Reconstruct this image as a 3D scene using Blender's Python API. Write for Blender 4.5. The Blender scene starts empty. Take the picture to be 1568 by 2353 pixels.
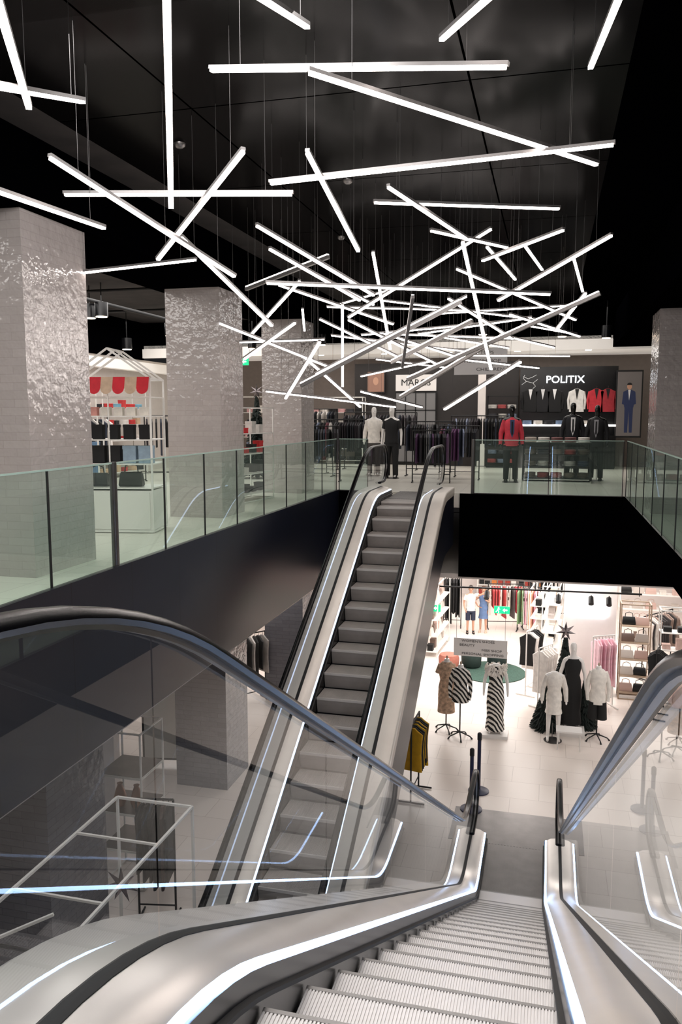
import bpy, math, random
from mathutils import Vector, Matrix
random.seed(11)
SC=bpy.context.scene; COL=SC.collection
V=Vector
def lin(c):
    c=c/255.0
    return c/12.92 if c<=0.04045 else ((c+0.055)/1.055)**2.4
def rgb(r,g,b): return (lin(r),lin(g),lin(b),1.0)
# ------------------------------------------------------------ materials
MC={}
def mat(name,col,rough=0.5,metal=0.0,emis=None,es=0.0,var=0.0,vs=8.0,bump=0.0,spec=0.5):
    if name in MC: return MC[name]
    m=bpy.data.materials.new(name); m.use_nodes=True
    nt=m.node_tree; b=nt.nodes['Principled BSDF']
    c=rgb(*col)
    b.inputs['Base Color'].default_value=c
    b.inputs['Roughness'].default_value=rough
    b.inputs['Metallic'].default_value=metal
    b.inputs['Specular IOR Level'].default_value=spec
    if emis:
        b.inputs['Emission Color'].default_value=rgb(*emis); b.inputs['Emission Strength'].default_value=es
    tc=nt.nodes.new('ShaderNodeTexCoord'); no=nt.nodes.new('ShaderNodeTexNoise')
    no.inputs['Scale'].default_value=vs; no.inputs['Detail'].default_value=3
    nt.links.new(tc.outputs['Object'],no.inputs['Vector'])
    if var>0:
        r=nt.nodes.new('ShaderNodeValToRGB')
        r.color_ramp.elements[0].position=0.3; r.color_ramp.elements[1].position=0.7
        r.color_ramp.elements[0].color=(c[0]*(1-var),c[1]*(1-var),c[2]*(1-var),1)
        r.color_ramp.elements[1].color=(min(1,c[0]*(1+var)),min(1,c[1]*(1+var)),min(1,c[2]*(1+var)),1)
        nt.links.new(no.outputs['Fac'],r.inputs['Fac']); nt.links.new(r.outputs['Color'],b.inputs['Base Color'])
    if bump>0:
        bp=nt.nodes.new('ShaderNodeBump'); bp.inputs['Strength'].default_value=bump; bp.inputs['Distance'].default_value=0.01
        nt.links.new(no.outputs['Fac'],bp.inputs['Height']); nt.links.new(bp.outputs['Normal'],b.inputs['Normal'])
    MC[name]=m; return m
def brick(name,c1,c2,cm,bw,rh,ms,rough=0.3,plane='xy',bump=0.0,offset=0.5,noise=0.0,metal=0.0,shift=(0,0),spec=0.5,gloss=None):
    m=bpy.data.materials.new(name); m.use_nodes=True; nt=m.node_tree; b=nt.nodes['Principled BSDF']
    g=nt.nodes.new('ShaderNodeNewGeometry'); sx=nt.nodes.new('ShaderNodeSeparateXYZ'); nt.links.new(g.outputs['Position'],sx.inputs[0])
    cx=nt.nodes.new('ShaderNodeCombineXYZ')
    def add(a,v):
        n=nt.nodes.new('ShaderNodeMath'); n.operation='ADD'; nt.links.new(a,n.inputs[0])
        if isinstance(v,(int,float)): n.inputs[1].default_value=v
        else: nt.links.new(v,n.inputs[1])
        return n.outputs[0]
    if plane=='xy': a,bb=sx.outputs[0],sx.outputs[1]
    else: a,bb=add(sx.outputs[0],sx.outputs[1]),sx.outputs[2]
    nt.links.new(add(a,shift[0]),cx.inputs[0]); nt.links.new(add(bb,shift[1]),cx.inputs[1])
    t=nt.nodes.new('ShaderNodeTexBrick'); nt.links.new(cx.outputs[0],t.inputs['Vector'])
    t.inputs['Scale'].default_value=1; t.inputs['Brick Width'].default_value=bw; t.inputs['Row Height'].default_value=rh
    t.inputs['Mortar Size'].default_value=ms; t.inputs['Mortar Smooth'].default_value=0.1; t.offset=offset
    t.inputs['Color1'].default_value=rgb(*c1); t.inputs['Color2'].default_value=rgb(*c2); t.inputs['Mortar'].default_value=rgb(*cm)
    if gloss is not None:   # lacquer panel: dark diffuse with a thin constant gloss
        o=nt.nodes['Material Output']; df=nt.nodes.new('ShaderNodeBsdfDiffuse'); gl=nt.nodes.new('ShaderNodeBsdfGlossy'); mx=nt.nodes.new('ShaderNodeMixShader')
        gl.inputs['Roughness'].default_value=rough; mx.inputs[0].default_value=gloss
        iv=nt.nodes.new('ShaderNodeMath'); iv.operation='MULTIPLY_ADD'; iv.inputs[1].default_value=-gloss; iv.inputs[2].default_value=gloss
        nt.links.new(t.outputs['Fac'],iv.inputs[0]); nt.links.new(iv.outputs[0],mx.inputs[0])
        nt.links.new(t.outputs['Color'],df.inputs[0]); nt.links.new(df.outputs[0],mx.inputs[1]); nt.links.new(gl.outputs[0],mx.inputs[2]); nt.links.new(mx.outputs[0],o.inputs[0])
        nt.nodes.remove(b); return m
    nt.links.new(t.outputs['Color'],b.inputs['Base Color'])
    b.inputs['Roughness'].default_value=rough; b.inputs['Metallic'].default_value=metal; b.inputs['Specular IOR Level'].default_value=spec
    if bump>0:
        bp=nt.nodes.new('ShaderNodeBump'); bp.inputs['Strength'].default_value=bump; bp.inputs['Distance'].default_value=0.006; bp.invert=True
        nt.links.new(t.outputs['Fac'],bp.inputs['Height'])
        if noise>0:
            no=nt.nodes.new('ShaderNodeTexNoise'); no.inputs['Scale'].default_value=9; nt.links.new(cx.outputs[0],no.inputs['Vector'])
            b2=nt.nodes.new('ShaderNodeBump'); b2.inputs['Strength'].default_value=noise; b2.inputs['Distance'].default_value=0.03
            nt.links.new(no.outputs['Fac'],b2.inputs['Height']); nt.links.new(bp.outputs['Normal'],b2.inputs['Normal'])
            nt.links.new(b2.outputs['Normal'],b.inputs['Normal'])
        else: nt.links.new(bp.outputs['Normal'],b.inputs['Normal'])
    return m
def glassmat(name,tint,base=0.05,amp=0.9,milk=0.0,milkc=(.6,.8,.7,1),pw_=5.0):
    m=bpy.data.materials.new(name); m.use_nodes=True; nt=m.node_tree; nt.nodes.clear()
    o=nt.nodes.new('ShaderNodeOutputMaterial'); mx=nt.nodes.new('ShaderNodeMixShader')
    tr=nt.nodes.new('ShaderNodeBsdfTransparent'); tr.inputs[0].default_value=tint
    df=nt.nodes.new('ShaderNodeBsdfDiffuse'); df.inputs[0].default_value=milkc
    m0=nt.nodes.new('ShaderNodeMixShader'); m0.inputs[0].default_value=milk
    nt.links.new(tr.outputs[0],m0.inputs[1]); nt.links.new(df.outputs[0],m0.inputs[2])
    gl=nt.nodes.new('ShaderNodeBsdfGlossy'); gl.inputs['Roughness'].default_value=0.01; gl.inputs[0].default_value=(1,1,1,1)
    lw=nt.nodes.new('ShaderNodeLayerWeight'); lw.inputs[0].default_value=0.5
    pw=nt.nodes.new('ShaderNodeMath'); pw.operation='POWER'; pw.inputs[1].default_value=pw_
    ma=nt.nodes.new('ShaderNodeMath'); ma.operation='MULTIPLY_ADD'; ma.inputs[1].default_value=amp; ma.inputs[2].default_value=base; ma.use_clamp=True
    nt.links.new(lw.outputs['Facing'],pw.inputs[0]); nt.links.new(pw.outputs[0],ma.inputs[0]); nt.links.new(ma.outputs[0],mx.inputs[0])
    nt.links.new(m0.outputs[0],mx.inputs[1]); nt.links.new(gl.outputs[0],mx.inputs[2]); nt.links.new(mx.outputs[0],o.inputs[0])
    return m
M_glass=glassmat('clear_glass',(0.88,0.93,0.96,1),0.06,0.7)
M_green=glassmat('green_glass',(0.80,0.94,0.88,1),0.05,0.6,0.06)
M_edge=mat('glass_edge_green',(165,190,180),0.3)
M_tube=mat('tube_light',(255,255,255),0.5,0,(255,243,236),13.0)
M_led=mat('led_strip_light',(255,255,255),0.5,0,(165,202,255),16.0)
M_led2=mat('led_strip_soft_light',(255,255,255),0.5,0,(190,214,255),4.0)
M_alu=mat('aluminium_housing',(120,117,116),0.4,0.5)
M_cable=mat('cable_steel',(70,68,68),0.5,0.3)
M_steel=mat('brushed_stainless',(216,211,206),0.28,0.6,var=0.04,vs=3,bump=0.02)
M_cream=mat('pale_deck_metal',(214,207,199),0.38,0.3,var=0.04,vs=3)
M_steeld=mat('dark_stainless',(120,117,116),0.3,0.85,var=0.1,vs=5)
M_rubber=mat('handrail_rubber',(5,5,7),0.25,0,spec=0.2)
M_black=mat('matte_black',(9,9,11),0.6)
M_void=mat('dead_black',(2,2,3),0.95,spec=0.0)
M_blackg=mat('gloss_black',(10,10,12),0.25)
M_step=mat('escalator_step_metal',(226,222,220),0.4,0.15,var=0.05,vs=2)
M_riser=mat('escalator_riser_metal',(180,176,174),0.45,0.2,var=0.08,vs=2)
M_stepn=mat('escalator_step_nose',(150,146,143),0.45,0.2)
M_stepU=mat('escalator_step_metal_worn',(168,162,158),0.42,0.2,var=0.15,vs=3)
M_riserU=mat('escalator_riser_metal_worn',(150,144,141),0.45,0.2,var=0.18,vs=3)
M_stepnU=mat('escalator_step_nose_worn',(205,200,196),0.4,0.2)
M_white=mat('white_paint',(232,228,224),0.5)
M_whitef=mat('white_frame_paint',(225,222,217),0.4)
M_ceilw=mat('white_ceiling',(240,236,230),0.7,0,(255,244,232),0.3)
M_ceilg=brick('ceiling_gloss_panels',(10,9,9),(12,11,11),(0,0,0),2.4,2.4,0.010,0.16,'xy',0.0,0.0,shift=(0.7,0.4),gloss=0.028)
M_fascia=brick('fascia_dark_panels',(20,23,34),(24,27,39),(4,4,6),1.15,6.0,0.006,0.3,'wall',0.0,0.0,shift=(0.03,3.0),spec=0.3)
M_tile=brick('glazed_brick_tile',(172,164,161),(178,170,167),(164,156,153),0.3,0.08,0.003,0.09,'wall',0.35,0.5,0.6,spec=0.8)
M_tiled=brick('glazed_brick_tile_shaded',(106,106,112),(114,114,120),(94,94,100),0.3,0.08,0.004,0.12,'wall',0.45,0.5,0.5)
M_floor=brick('beige_floor_tile',(210,206,196),(216,212,202),(176,172,164),0.6,0.6,0.004,0.28,'xy',0.15,0.0)
M_floorL=brick('lower_floor_tile',(222,211,203),(228,218,210),(192,180,172),0.9,0.6,0.004,0.3,'xy',0.1,0.5)
M_wall=mat('warm_wall_paint',(205,198,192),0.7,var=0.03)
M_wallk=mat('taupe_wall_paint',(128,118,112),0.7,var=0.05)
M_wallw=mat('white_wall_paint',(228,220,216),0.7,var=0.02)
M_brown=mat('dark_brown_panel',(36,31,30),0.5,var=0.1)
M_skin=mat('skin',(196,150,125),0.5)
M_manw=mat('white_mannequin_gloss',(232,228,224),0.25)
M_mank=mat('black_mannequin_gloss',(12,12,12),0.2)
M_wood=mat('light_wood',(166,146,126),0.5,var=0.12,vs=6)
M_foli=mat('fir_foliage',(16,28,24),0.8,var=0.3,vs=20)
M_navy=mat('navy_enamel',(22,26,62),0.35)
M_exit=mat('exit_green',(0,150,95),0.5,0,(0,190,125),1.2)
M_signw=mat('sign_white_emission',(255,255,255),0.5,0,(245,250,255),6.0)
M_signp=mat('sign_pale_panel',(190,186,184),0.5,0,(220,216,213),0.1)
M_ink=mat('sign_ink',(60,56,54),0.6)
def fab(col):
    return mat('fabric_%d_%d_%d'%col,col,0.8,var=0.12,vs=12,bump=0.1)
# ------------------------------------------------------------ builder
class B:
    def __init__(s): s.v=[];s.f=[];s.m=[];s.mi=0
    def _a(s,vs,fs):
        n=len(s.v); s.v+= [tuple(x) for x in vs]; s.f+=[tuple(i+n for i in f) for f in fs]; s.m+=[s.mi]*len(fs)
    def box(s,x0,x1,y0,y1,z0,z1):
        s._a([(x0,y0,z0),(x1,y0,z0),(x1,y1,z0),(x0,y1,z0),(x0,y0,z1),(x1,y0,z1),(x1,y1,z1),(x0,y1,z1)],
             [(0,3,2,1),(4,5,6,7),(0,1,5,4),(1,2,6,5),(2,3,7,6),(3,0,4,7)]); return s
    def rings(s,R,caps=True,closed=True):
        n=len(R[0]); vs=[p for r in R for p in r]; fs=[]
        for i in range(len(R)-1):
            for j in range(n if closed else n-1):
                k=(j+1)%n
                fs.append((i*n+j,i*n+k,(i+1)*n+k,(i+1)*n+j))
        if caps and closed:
            fs.append(tuple(range(n-1,-1,-1))); fs.append(tuple((len(R)-1)*n+j for j in range(n)))
        s._a(vs,fs); return s
    def ell(s,L,n=14,caps=True):   # L: (cx,cy,cz,rx,ry)
        s.rings([[V((c[0]+c[3]*math.cos(2*math.pi*j/n),c[1]+c[4]*math.sin(2*math.pi*j/n),c[2])) for j in range(n)] for c in L],caps); return s
    def tube(s,P,r,n=8,caps=True):
        P=[V(p) for p in P]
        if isinstance(r,(int,float)): r=[r]*len(P)
        R=[]; last=None
        for i,p in enumerate(P):
            t=(P[min(i+1,len(P)-1)]-P[max(i-1,0)])
            if t.length<1e-9: t=V((0,0,1))
            t.normalize()
            ref=last if last is not None else (V((1,0,0)) if abs(t.x)<0.8 else V((0,1,0)))
            a=(ref-t*ref.dot(t)).normalized(); b=t.cross(a); last=a
            R.append([p+(a*math.cos(2*math.pi*j/n)+b*math.sin(2*math.pi*j/n))*r[i] for j in range(n)])
        s.rings(R,caps); return s
    def bar(s,a,b,w,h,up=V((0,0,1)),off=0.0):
        a=V(a);b=V(b);t=(b-a).normalized(); x=t.cross(up)
        if x.length<1e-4: x=V((1,0,0))
        x.normalize(); u=x.cross(t).normalized()
        def rg(p): return [p+x*(-w/2)+u*(off-h/2),p+x*(w/2)+u*(off-h/2),p+x*(w/2)+u*(off+h/2),p+x*(-w/2)+u*(off+h/2)]
        s.rings([rg(a),rg(b)]); return s
    def frame(s,x0,x1,y0,y1,z0,z1,r):
        for x in (x0,x1):
            for y in (y0,y1): s.box(x-r,x+r,y-r,y+r,z0,z1)
        for z in (z0,z1):
            for y in (y0,y1): s.box(x0,x1,y-r,y+r,z-r,z+r)
            for x in (x0,x1): s.box(x-r,x+r,y0,y1,z-r,z+r)
        return s
    def ball(s,c,rx,ry,rz,n=12,m=8):
        s.ell([(c[0],c[1],c[2]+rz*math.sin(a),max(1e-3,rx*math.cos(a)),max(1e-3,ry*math.cos(a))) for a in [math.pi*(i/m-0.5) for i in range(m+1)]],n); return s
    def mesh(s,name,mats,smooth=False):
        me=bpy.data.meshes.new(name); me.from_pydata(s.v,[],s.f)
        if not isinstance(mats,(list,tuple)): mats=[mats]
        for m in mats: me.materials.append(m)
        if len(mats)>1: me.polygons.foreach_set('material_index',s.m)
        if smooth:
            me.polygons.foreach_set('use_smooth',[True]*len(me.polygons))
        me.validate(); me.update()
        if smooth:
            try: me.set_sharp_from_angle(angle=math.radians(50))
            except Exception: pass
        return me
    def part(s,name,mats,parent,smooth=False,label=None,loc=(0,0,0)):
        o=bpy.data.objects.new(name,s.mesh(name,mats,smooth)); COL.objects.link(o); o.parent=parent; o.location=loc
        if label: o['label']=label
        return o
    def top(s,name,mats,label,cat,loc=(0,0,0),rz=0,smooth=False,group=None):
        o=bpy.data.objects.new(name,s.mesh(name,mats,smooth)); COL.objects.link(o); o.location=loc; o.rotation_euler=(0,0,rz)
        o['label']=label; o['category']=cat
        if group: o['group']=group
        return o
    def struct(s,name,mats,smooth=False):
        o=bpy.data.objects.new(name,s.mesh(name,mats,smooth)); COL.objects.link(o); o['kind']='structure'; return o
def inst(name,me,loc,rz,label,cat,group=None,scale=1.0):
    o=bpy.data.objects.new(name,me); COL.objects.link(o); o.location=loc; o.rotation_euler=(0,0,rz); o.scale=(scale,)*3
    o['label']=label; o['category']=cat
    if group: o['group']=group
    return o
def thing(name,label,cat,loc=(0,0,0),rz=0,scale=1.0,group=None):
    o=bpy.data.objects.new(name,None); COL.objects.link(o); o.location=loc; o.rotation_euler=(0,0,rz); o.scale=(scale,)*3
    o.empty_display_size=0.1; o['label']=label; o['category']=cat
    if group: o['group']=group
    return o
def text_mesh(body,size,material,ext=0.004,sx=1.0):
    cu=bpy.data.curves.new('lettering','FONT'); cu.body=body; cu.size=size; cu.extrude=ext; cu.align_x='CENTER'; cu.align_y='CENTER'
    cu.resolution_u=3
    o=bpy.data.objects.new('t',cu); COL.objects.link(o)
    bpy.context.view_layer.update()
    me=bpy.data.meshes.new_from_object(o.evaluated_get(bpy.context.evaluated_depsgraph_get()))
    bpy.data.objects.remove(o); me.transform(Matrix.Scale(sx,4,(1,0,0))@Matrix.Rotation(math.pi/2,4,'X'))
    me.materials.clear(); me.materials.append(material); return me
def letters(name,body,size,material,parent,loc,ext=0.004,sx=1.0):
    o=bpy.data.objects.new(name,text_mesh(body,size,material,ext,sx)); COL.objects.link(o); o.parent=parent; o.location=loc; return o

# ------------------------------------------------------------ room shell
XL,XR=-4.4,1.45; YF=16.75; YN=0.45; LZ=-4.5; NZ=0.24
B().box(-11.5,XL,-3,27,-0.3,0).struct('floor',M_floor)
B().box(XL,XR,YF,27,-0.3,0).struct('floor',M_floor)
B().box(XR,6.5,-3,27,-0.3,0).struct('floor',M_floor)
B().box(XL,XR,-3,YN,-0.3,NZ).struct('floor',M_floor)
B().box(-14,9,-4,31,LZ-0.2,LZ).struct('floor',M_floorL)
B().box(XL-0.01,XL+0.03,YN,YF,-1.75,0.02).struct('trim_1',M_fascia)
B().box(-1.78,9,YF-0.04,YF+0.01,-1.75,0.0).struct('trim_2',M_void)
B().box(XL,-3.54,YF-0.04,YF+0.01,-1.75,0.0).struct('trim_3',M_void)
B().box(XR-0.03,XR+0.01,YN,YF-0.05,-0.34,0.02).struct('trim_4',M_void)
B().box(XL,XR,YN-0.01,YN+0.03,-1.75,NZ-0.02).struct('trim_5',M_void)
B().box(-14,XL-0.02,-4,31,-1.8,-1.7).struct('ceiling',M_wallw)
B().box(XL-0.02,9,YF+0.02,31,-1.8,-1.7).struct('ceiling',M_wallw)
B().box(XR+0.02,9,-4,YF-0.06,-0.42,-0.31).struct('ceiling',M_void)
B().box(XL,0.5,-3,21.5,4.25,4.4).struct('ceiling',M_ceilg)
B().box(0.5,XR,-3,21.5,4.25,4.4).struct('ceiling',M_void)
B().box(XR,6.5,-3,21.5,3.3,4.4).struct('ceiling',M_void)
B().box(-11.5,XL,-3,21.5,4.25,4.4).struct('ceiling',mat('brown_black_ceiling',(36,31,30),0.8,var=0.5,vs=3))
B().box(-6.05,-4.85,-3,21.4,3.55,4.25).struct('ceiling',M_void)
B().box(-11.5,6.5,21.5,21.6,3.52,4.4).struct('trim_6',M_void)
B().box(-11.5,6.5,21.4,21.5,3.25,3.5).struct('trim_7',M_ceilw)
B().box(-11.5,6.5,21.5,27,3.5,3.6).struct('ceiling',M_ceilw)
B().box(-11.5,6.5,26.9,27.1,0,3.6).struct('wall_back',M_wallk)
B().box(-11.6,-11.5,-3,27,0,3.2).struct('wall_left',M_wall)
B().box(-11.6,-11.45,-3,21.5,3.2,4.3).struct('trim_9',M_void)
B().box(6.5,6.6,-3,27,0,4.3).struct('wall_right',M_void)
B().box(-14,9,27.5,27.7,LZ,-1.7).struct('wall_back',M_wallw)
B().box(-14.1,-14,-4,31,LZ,-1.7).struct('wall_left',M_wallw)
B().box(9,9.1,-4,31,LZ,-0.3).struct('wall_right',M_wallw)
B().box(-14,9,-4.1,-4,LZ,-0.3).struct('wall_front',M_wall)
B().box(-11.5,6.5,-3.1,-3,-0.3,4.4).struct('wall_front',M_black)
B().box(-11.45,-11.2,4,26.8,2.85,3.1).struct('trim_8',M_ceilw)
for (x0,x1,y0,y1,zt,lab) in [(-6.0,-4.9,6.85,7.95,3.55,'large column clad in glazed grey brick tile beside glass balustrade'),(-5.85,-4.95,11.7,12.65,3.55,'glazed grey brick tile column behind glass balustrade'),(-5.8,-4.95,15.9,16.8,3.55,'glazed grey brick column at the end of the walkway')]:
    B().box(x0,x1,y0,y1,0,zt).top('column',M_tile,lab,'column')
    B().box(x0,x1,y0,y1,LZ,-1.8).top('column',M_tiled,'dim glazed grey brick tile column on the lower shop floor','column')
B().box(1.65,2.6,14.0,15.0,0,3.3).top('column',M_tile,'glazed brick tile column beside the menswear shop','column')
for i,(x,z) in enumerate([(-6.6,3.95),(-7.4,4.05),(-9.0,3.9)]):
    B().tube([(x,-2,z),(x,21.3,z)],0.04,8).top('ceiling_pipe',M_black,'black service pipe running under the ceiling','pipe',smooth=True)
for y in (6,9,12.4,15,18):
    B().tube([(-11.4,y,4.12),(-6.1,y,4.12)],0.03,8).top('ceiling_pipe',M_black,'thin black cross pipe under the ceiling','pipe',smooth=True)
def downlight(x,y,z,r=0.11,h=0.28,top=4.25):
    t=thing('ceiling_downlight','black cylindrical downlight hanging from dark ceiling','ceiling light',(x,y,z))
    sh=B().tube([(0,0,0),(0,0,h)],r,16).part('lamp_shade',M_blackg,t,True)
    B().tube([(0,0,-0.012),(0,0,-0.001)],r*0.85,16).part('lamp_lens',mat('lamp_lens_light',(255,255,255),0.5,0,(255,225,190),14),sh)
    B().tube([(0,0,h),(0,0,max(h+.01,top-z))],0.012,6).part('stem',M_black,t)
for p in [(-6.75,12.9,3.85,.15,.36),(-8.8,14.8,3.58,.13),(-9.25,15.1,3.6,.13),(-10.6,19.0,3.3,.13),(-8.4,17,3.4),(-5.4,19.0,3.3),(-7.4,19.6,3.3),(0.2,19.4,3.4),(1.2,20,3.4),(-1.6,19.5,3.5)]: downlight(*p)
def smoke(x,y):
    B().ell([(0,0,0,.03,.03),(0,0,.02,.055,.055),(0,0,.045,.06,.06)],16).top('smoke_detector',M_steeld,'small round ceiling detector on dark panel','smoke detector',(x,y,4.205),smooth=True)
for q in [(-3.6,7.6),(-2.3,9.2),(-3.1,12.0)]: smoke(*q)
for x in (-7,-5,-3,-1,1,3):
    for y in (22.6,24.6):
        B().tube([(0,0,0),(0,0,.03)],.09,16).top('recessed_light',mat('recess_glow',(255,255,255),.5,0,(255,246,236),6),'small round recessed light in white ceiling','ceiling light',(x,y,3.475),group='recessed shop ceiling lights')

# ------------------------------------------------------------ balustrades
def balustrade(pts,label,steel=()):
    t=thing('glass_balustrade',label,'balustrade')
    for i in range(len(pts)-1):
        a=V(pts[i]);b=V(pts[i+1]);d=(b-a).normalized()
        a2=a+d*0.012;b2=b-d*0.012
        g=B(); g._a([a2+V((0,0,-0.02)),b2+V((0,0,-0.02)),b2+V((0,0,1.1)),a2+V((0,0,1.1))],[(0,1,2,3)])
        g.part('glass_panel',M_green,t)
    for i,p in enumerate(pts):
        if i in steel: B().tube([(p[0],p[1],-0.05),(p[0],p[1],1.12)],0.038,14).part('steel_post',M_steeld,t,True,'thick stainless steel post')
        else: B().box(p[0]-0.007,p[0]+0.007,p[1]-0.012,p[1]+0.012,-0.04,1.1).part('joint_post',M_black,t)
    a=pts[0];b=pts[-1]
    B().bar((a[0],a[1],1.108),(b[0],b[1],1.108),0.02,0.016).part('top_rail',M_edge,t)
    B().bar((a[0],a[1],-0.005),(b[0],b[1],-0.005),0.05,0.04).part('base_shoe',M_steeld,t)
balustrade([(XL-0.03,y,0) for y in [1.82,2.97,4.12,5.27,6.42,7.57,8.72,9.87,11.02,12.17,13.32,14.47,15.6,16.72]],'long green-tinted glass balustrade along the walkway edge',(5,))
balustrade([(XR+0.03,y,0) for y in [3.3,4.45,5.6,6.75,7.9,9.05,10.2,11.35,12.5,13.65,14.8,15.8,16.72]],'green-tinted glass balustrade beside the dark column side',())
balustrade([(-1.52,YF+0.03,0),(0.0,YF+0.03,0),(1.42,YF+0.03,0)],'glass balustrade above the black slab edge',(0,))
balustrade([(-4.38,YF+0.03,0),(-3.75,YF+0.03,0)],'short glass balustrade beside escalator landing',())

# ------------------------------------------------------------ escalators
T30=math.tan(math.radians(30)); RUN=4.5/T30
def g_(u,w):
    return 0.0 if u<=-w else (u if u>=w else (u+w)**2/(4*w))
def frange(a,b,st):
    n=max(1,int(math.ceil((b-a)/st))); return [a+(b-a)*i/n for i in range(n+1)]
def escalator(cx,Y0,dr,label,uA,uB,nr,ZT,mats_step,m_led,m_deck):
    SH=ZT/T30; H0=1.0
    def zp(u,w=0.45): return ZT-T30*(g_(u+SH,w)-g_(u-RUN,w))
    def rail(u): return zp(u,0.55)+H0+0.02
    t=thing('escalator',label,'escalator',(cx,Y0+dr*RUN/2,LZ))
    OY=-(Y0+dr*RUN/2)
    def W(x,u,z): return V((x,OY+Y0+dr*u,z-LZ))
    sb=B(); n=nr; w=0.79; pitch=w/n
    sb.mi=0
    sb.box(-0.395,0.395,*sorted((-dr*0.40,0.0)),-0.03,-0.006)
    for i in range(n):
        x=-0.395+pitch*(i+0.5)
        sb.box(x-pitch*0.29,x+pitch*0.29,*sorted((-dr*0.398,0.0)),-0.006,0.0)
    sb.mi=1
    R=[]
    for k in range(6):
        a=k/5; R.append([V((-0.395,-dr*0.045*math.sin(a*math.pi/2)*a - dr*0.001,-0.03-0.2*a)),V((0.395,-dr*0.045*math.sin(a*math.pi/2)*a- dr*0.001,-0.03-0.2*a))])
    sb.rings(R,False,False)
    for i in range(0,n):
        x=-0.395+pitch*(i+0.5); q=0.25*pitch
        for k in range(3):
            a0=k/3;a1=(k+1)/3
            f0=-dr*0.045*math.sin(a0*math.pi/2)*a0+dr*0.006; f1=-dr*0.045*math.sin(a1*math.pi/2)*a1+dr*0.006
            sb._a([(x-q,f0,-0.03-0.2*a0),(x+q,f0,-0.03-0.2*a0),(x+q,f1,-0.03-0.2*a1),(x-q,f1,-0.03-0.2*a1)],[(0,1,2,3)])
    sb.mi=2; sb.box(-0.395,0.395,*sorted((-dr*0.007,dr*0.007)),-0.034,0.001)
    sm=sb.mesh('step',mats_step)
    u0=-SH-0.8; u=u0
    while u<RUN+0.55:
        o=bpy.data.objects.new('step',sm); COL.objects.link(o); o.parent=t; o.location=W(0,u,zp(u)); u+=0.4
    uend=u-0.4
    us=frange(uA,uB,0.12)
    def sw(name,prof,side,m,smooth=True,uu=None):
        uu=uu or us
        b=B(); b.rings([[W(side*d,q,zp(q)+dz) for d,dz in prof] for q in uu]); return b.part(name,m,t,smooth)
    for sd in (-1,1):
        sw('skirt_panel',[(0.402,-0.2),(0.402,0.12),(0.42,0.12),(0.42,-0.2)],sd,M_blackg)
        sw('skirt_brush',[(0.385,0.035),(0.385,0.05),(0.402,0.055),(0.402,0.03)],sd,M_black)
        sw('led_strip',[(0.414,0.12),(0.414,0.132),(0.434,0.136),(0.434,0.12)],sd,m_led)
        sw('inner_deck',[(0.434,0.12),(0.434,0.137),(0.49,0.17),(0.59,0.187),(0.60,0.12)],sd,m_deck)
        sw('glass_channel',[(0.59,0.15),(0.59,0.19),(0.635,0.19),(0.635,0.15)],sd,M_black)
        sw('outer_deck',[(0.635,0.12),(0.635,0.19),(0.83,0.195),(0.855,0.18),(0.86,0.16),(0.86,0.04),(0.84,0.04)],sd,m_deck)
        r=0.37; P=[]
        zt=ZT; zb=-4.5
        for k in range(0,13):
            a=math.radians(-90-180*k/12); P.append((uA+math.cos(a)*r,zt+H0+.02-r+math.sin(a)*r))
        P=[(uA+0.35,zt+H0+.02-2*r)]+P
        ru=frange(uA,uB,0.12)
        P+=[(q,rail(q)) for q in ru]
        for k in range(1,13):
            a=math.radians(90-180*k/12); P.append((uB+math.cos(a)*r,zb+H0+.02-r+math.sin(a)*r))
        P.append((uB-0.35,zb+H0+.02-2*r))
        def railsweep(name,prof,m):
            R=[]
            for i,(pu,pz) in enumerate(P):
                q0=P[max(i-1,0)];q1=P[min(i+1,len(P)-1)]
                tu,tz=q1[0]-q0[0],q1[1]-q0[1]; L=math.hypot(tu,tz); tu/=L;tz/=L
                R.append([W(sd*0.585+d,pu-tz*nn,pz+tu*nn) for d,nn in prof])
            B().rings(R).part(name,m,t,True)
        railsweep('handrail',[(-0.030,-0.016),(-0.038,-0.003),(-0.033,0.010),(-0.017,0.018),(0.017,0.018),(0.033,0.010),(0.038,-0.003),(0.030,-0.016)],M_rubber)
        railsweep('handrail_guide',[(-0.010,-0.028),(-0.010,-0.016),(0.010,-0.016),(0.010,-0.028)],M_steeld)
        xg=sd*0.61; joints=[uA]+[uA+(uB-uA)*k/7 for k in range(1,7)]+[uB]
        for k in range(7):
            a,bb=joints[k]+0.004,joints[k+1]-0.004
            g=B(); uu=frange(a,bb,0.12)
            vs=[];fs=[]
            for q in uu: vs+= [W(xg,q,zp(q)+0.17),W(xg,q,rail(q)-0.03)]
            for i in range(len(uu)-1): fs.append((2*i,2*i+2,2*i+3,2*i+1))
            g._a(vs,fs)
            for end,ue,ze,cond in ((1,uB,zb,k==6),(-1,uA,zt,k==0)):
                if cond:
                    arc=[(ue+end*math.cos(math.radians(90-180*j/14))*(r-0.03), ze+H0+.02-r+math.sin(math.radians(90-180*j/14))*(r-0.03)) for j in range(15)]
                    arc=[(ue,ze+H0-0.01)]+arc+[(ue,ze+0.17)]
                    g._a([W(xg,x,z) for x,z in arc],[tuple(range(len(arc)))])
            g.part('glass_panel',M_glass,t)
    b=B()
    R=[]
    for q in us:
        lo=max(zp(q)-0.95,LZ-0.15)
        R.append([W(-0.85,q,zp(q)+0.05),W(-0.85,q,lo),W(0.85,q,lo),W(0.85,q,zp(q)+0.05),W(0.84,q,zp(q)+0.05),W(0.84,q,lo+0.02),W(-0.84,q,lo+0.02),W(-0.84,q,zp(q)+0.05)])
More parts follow.
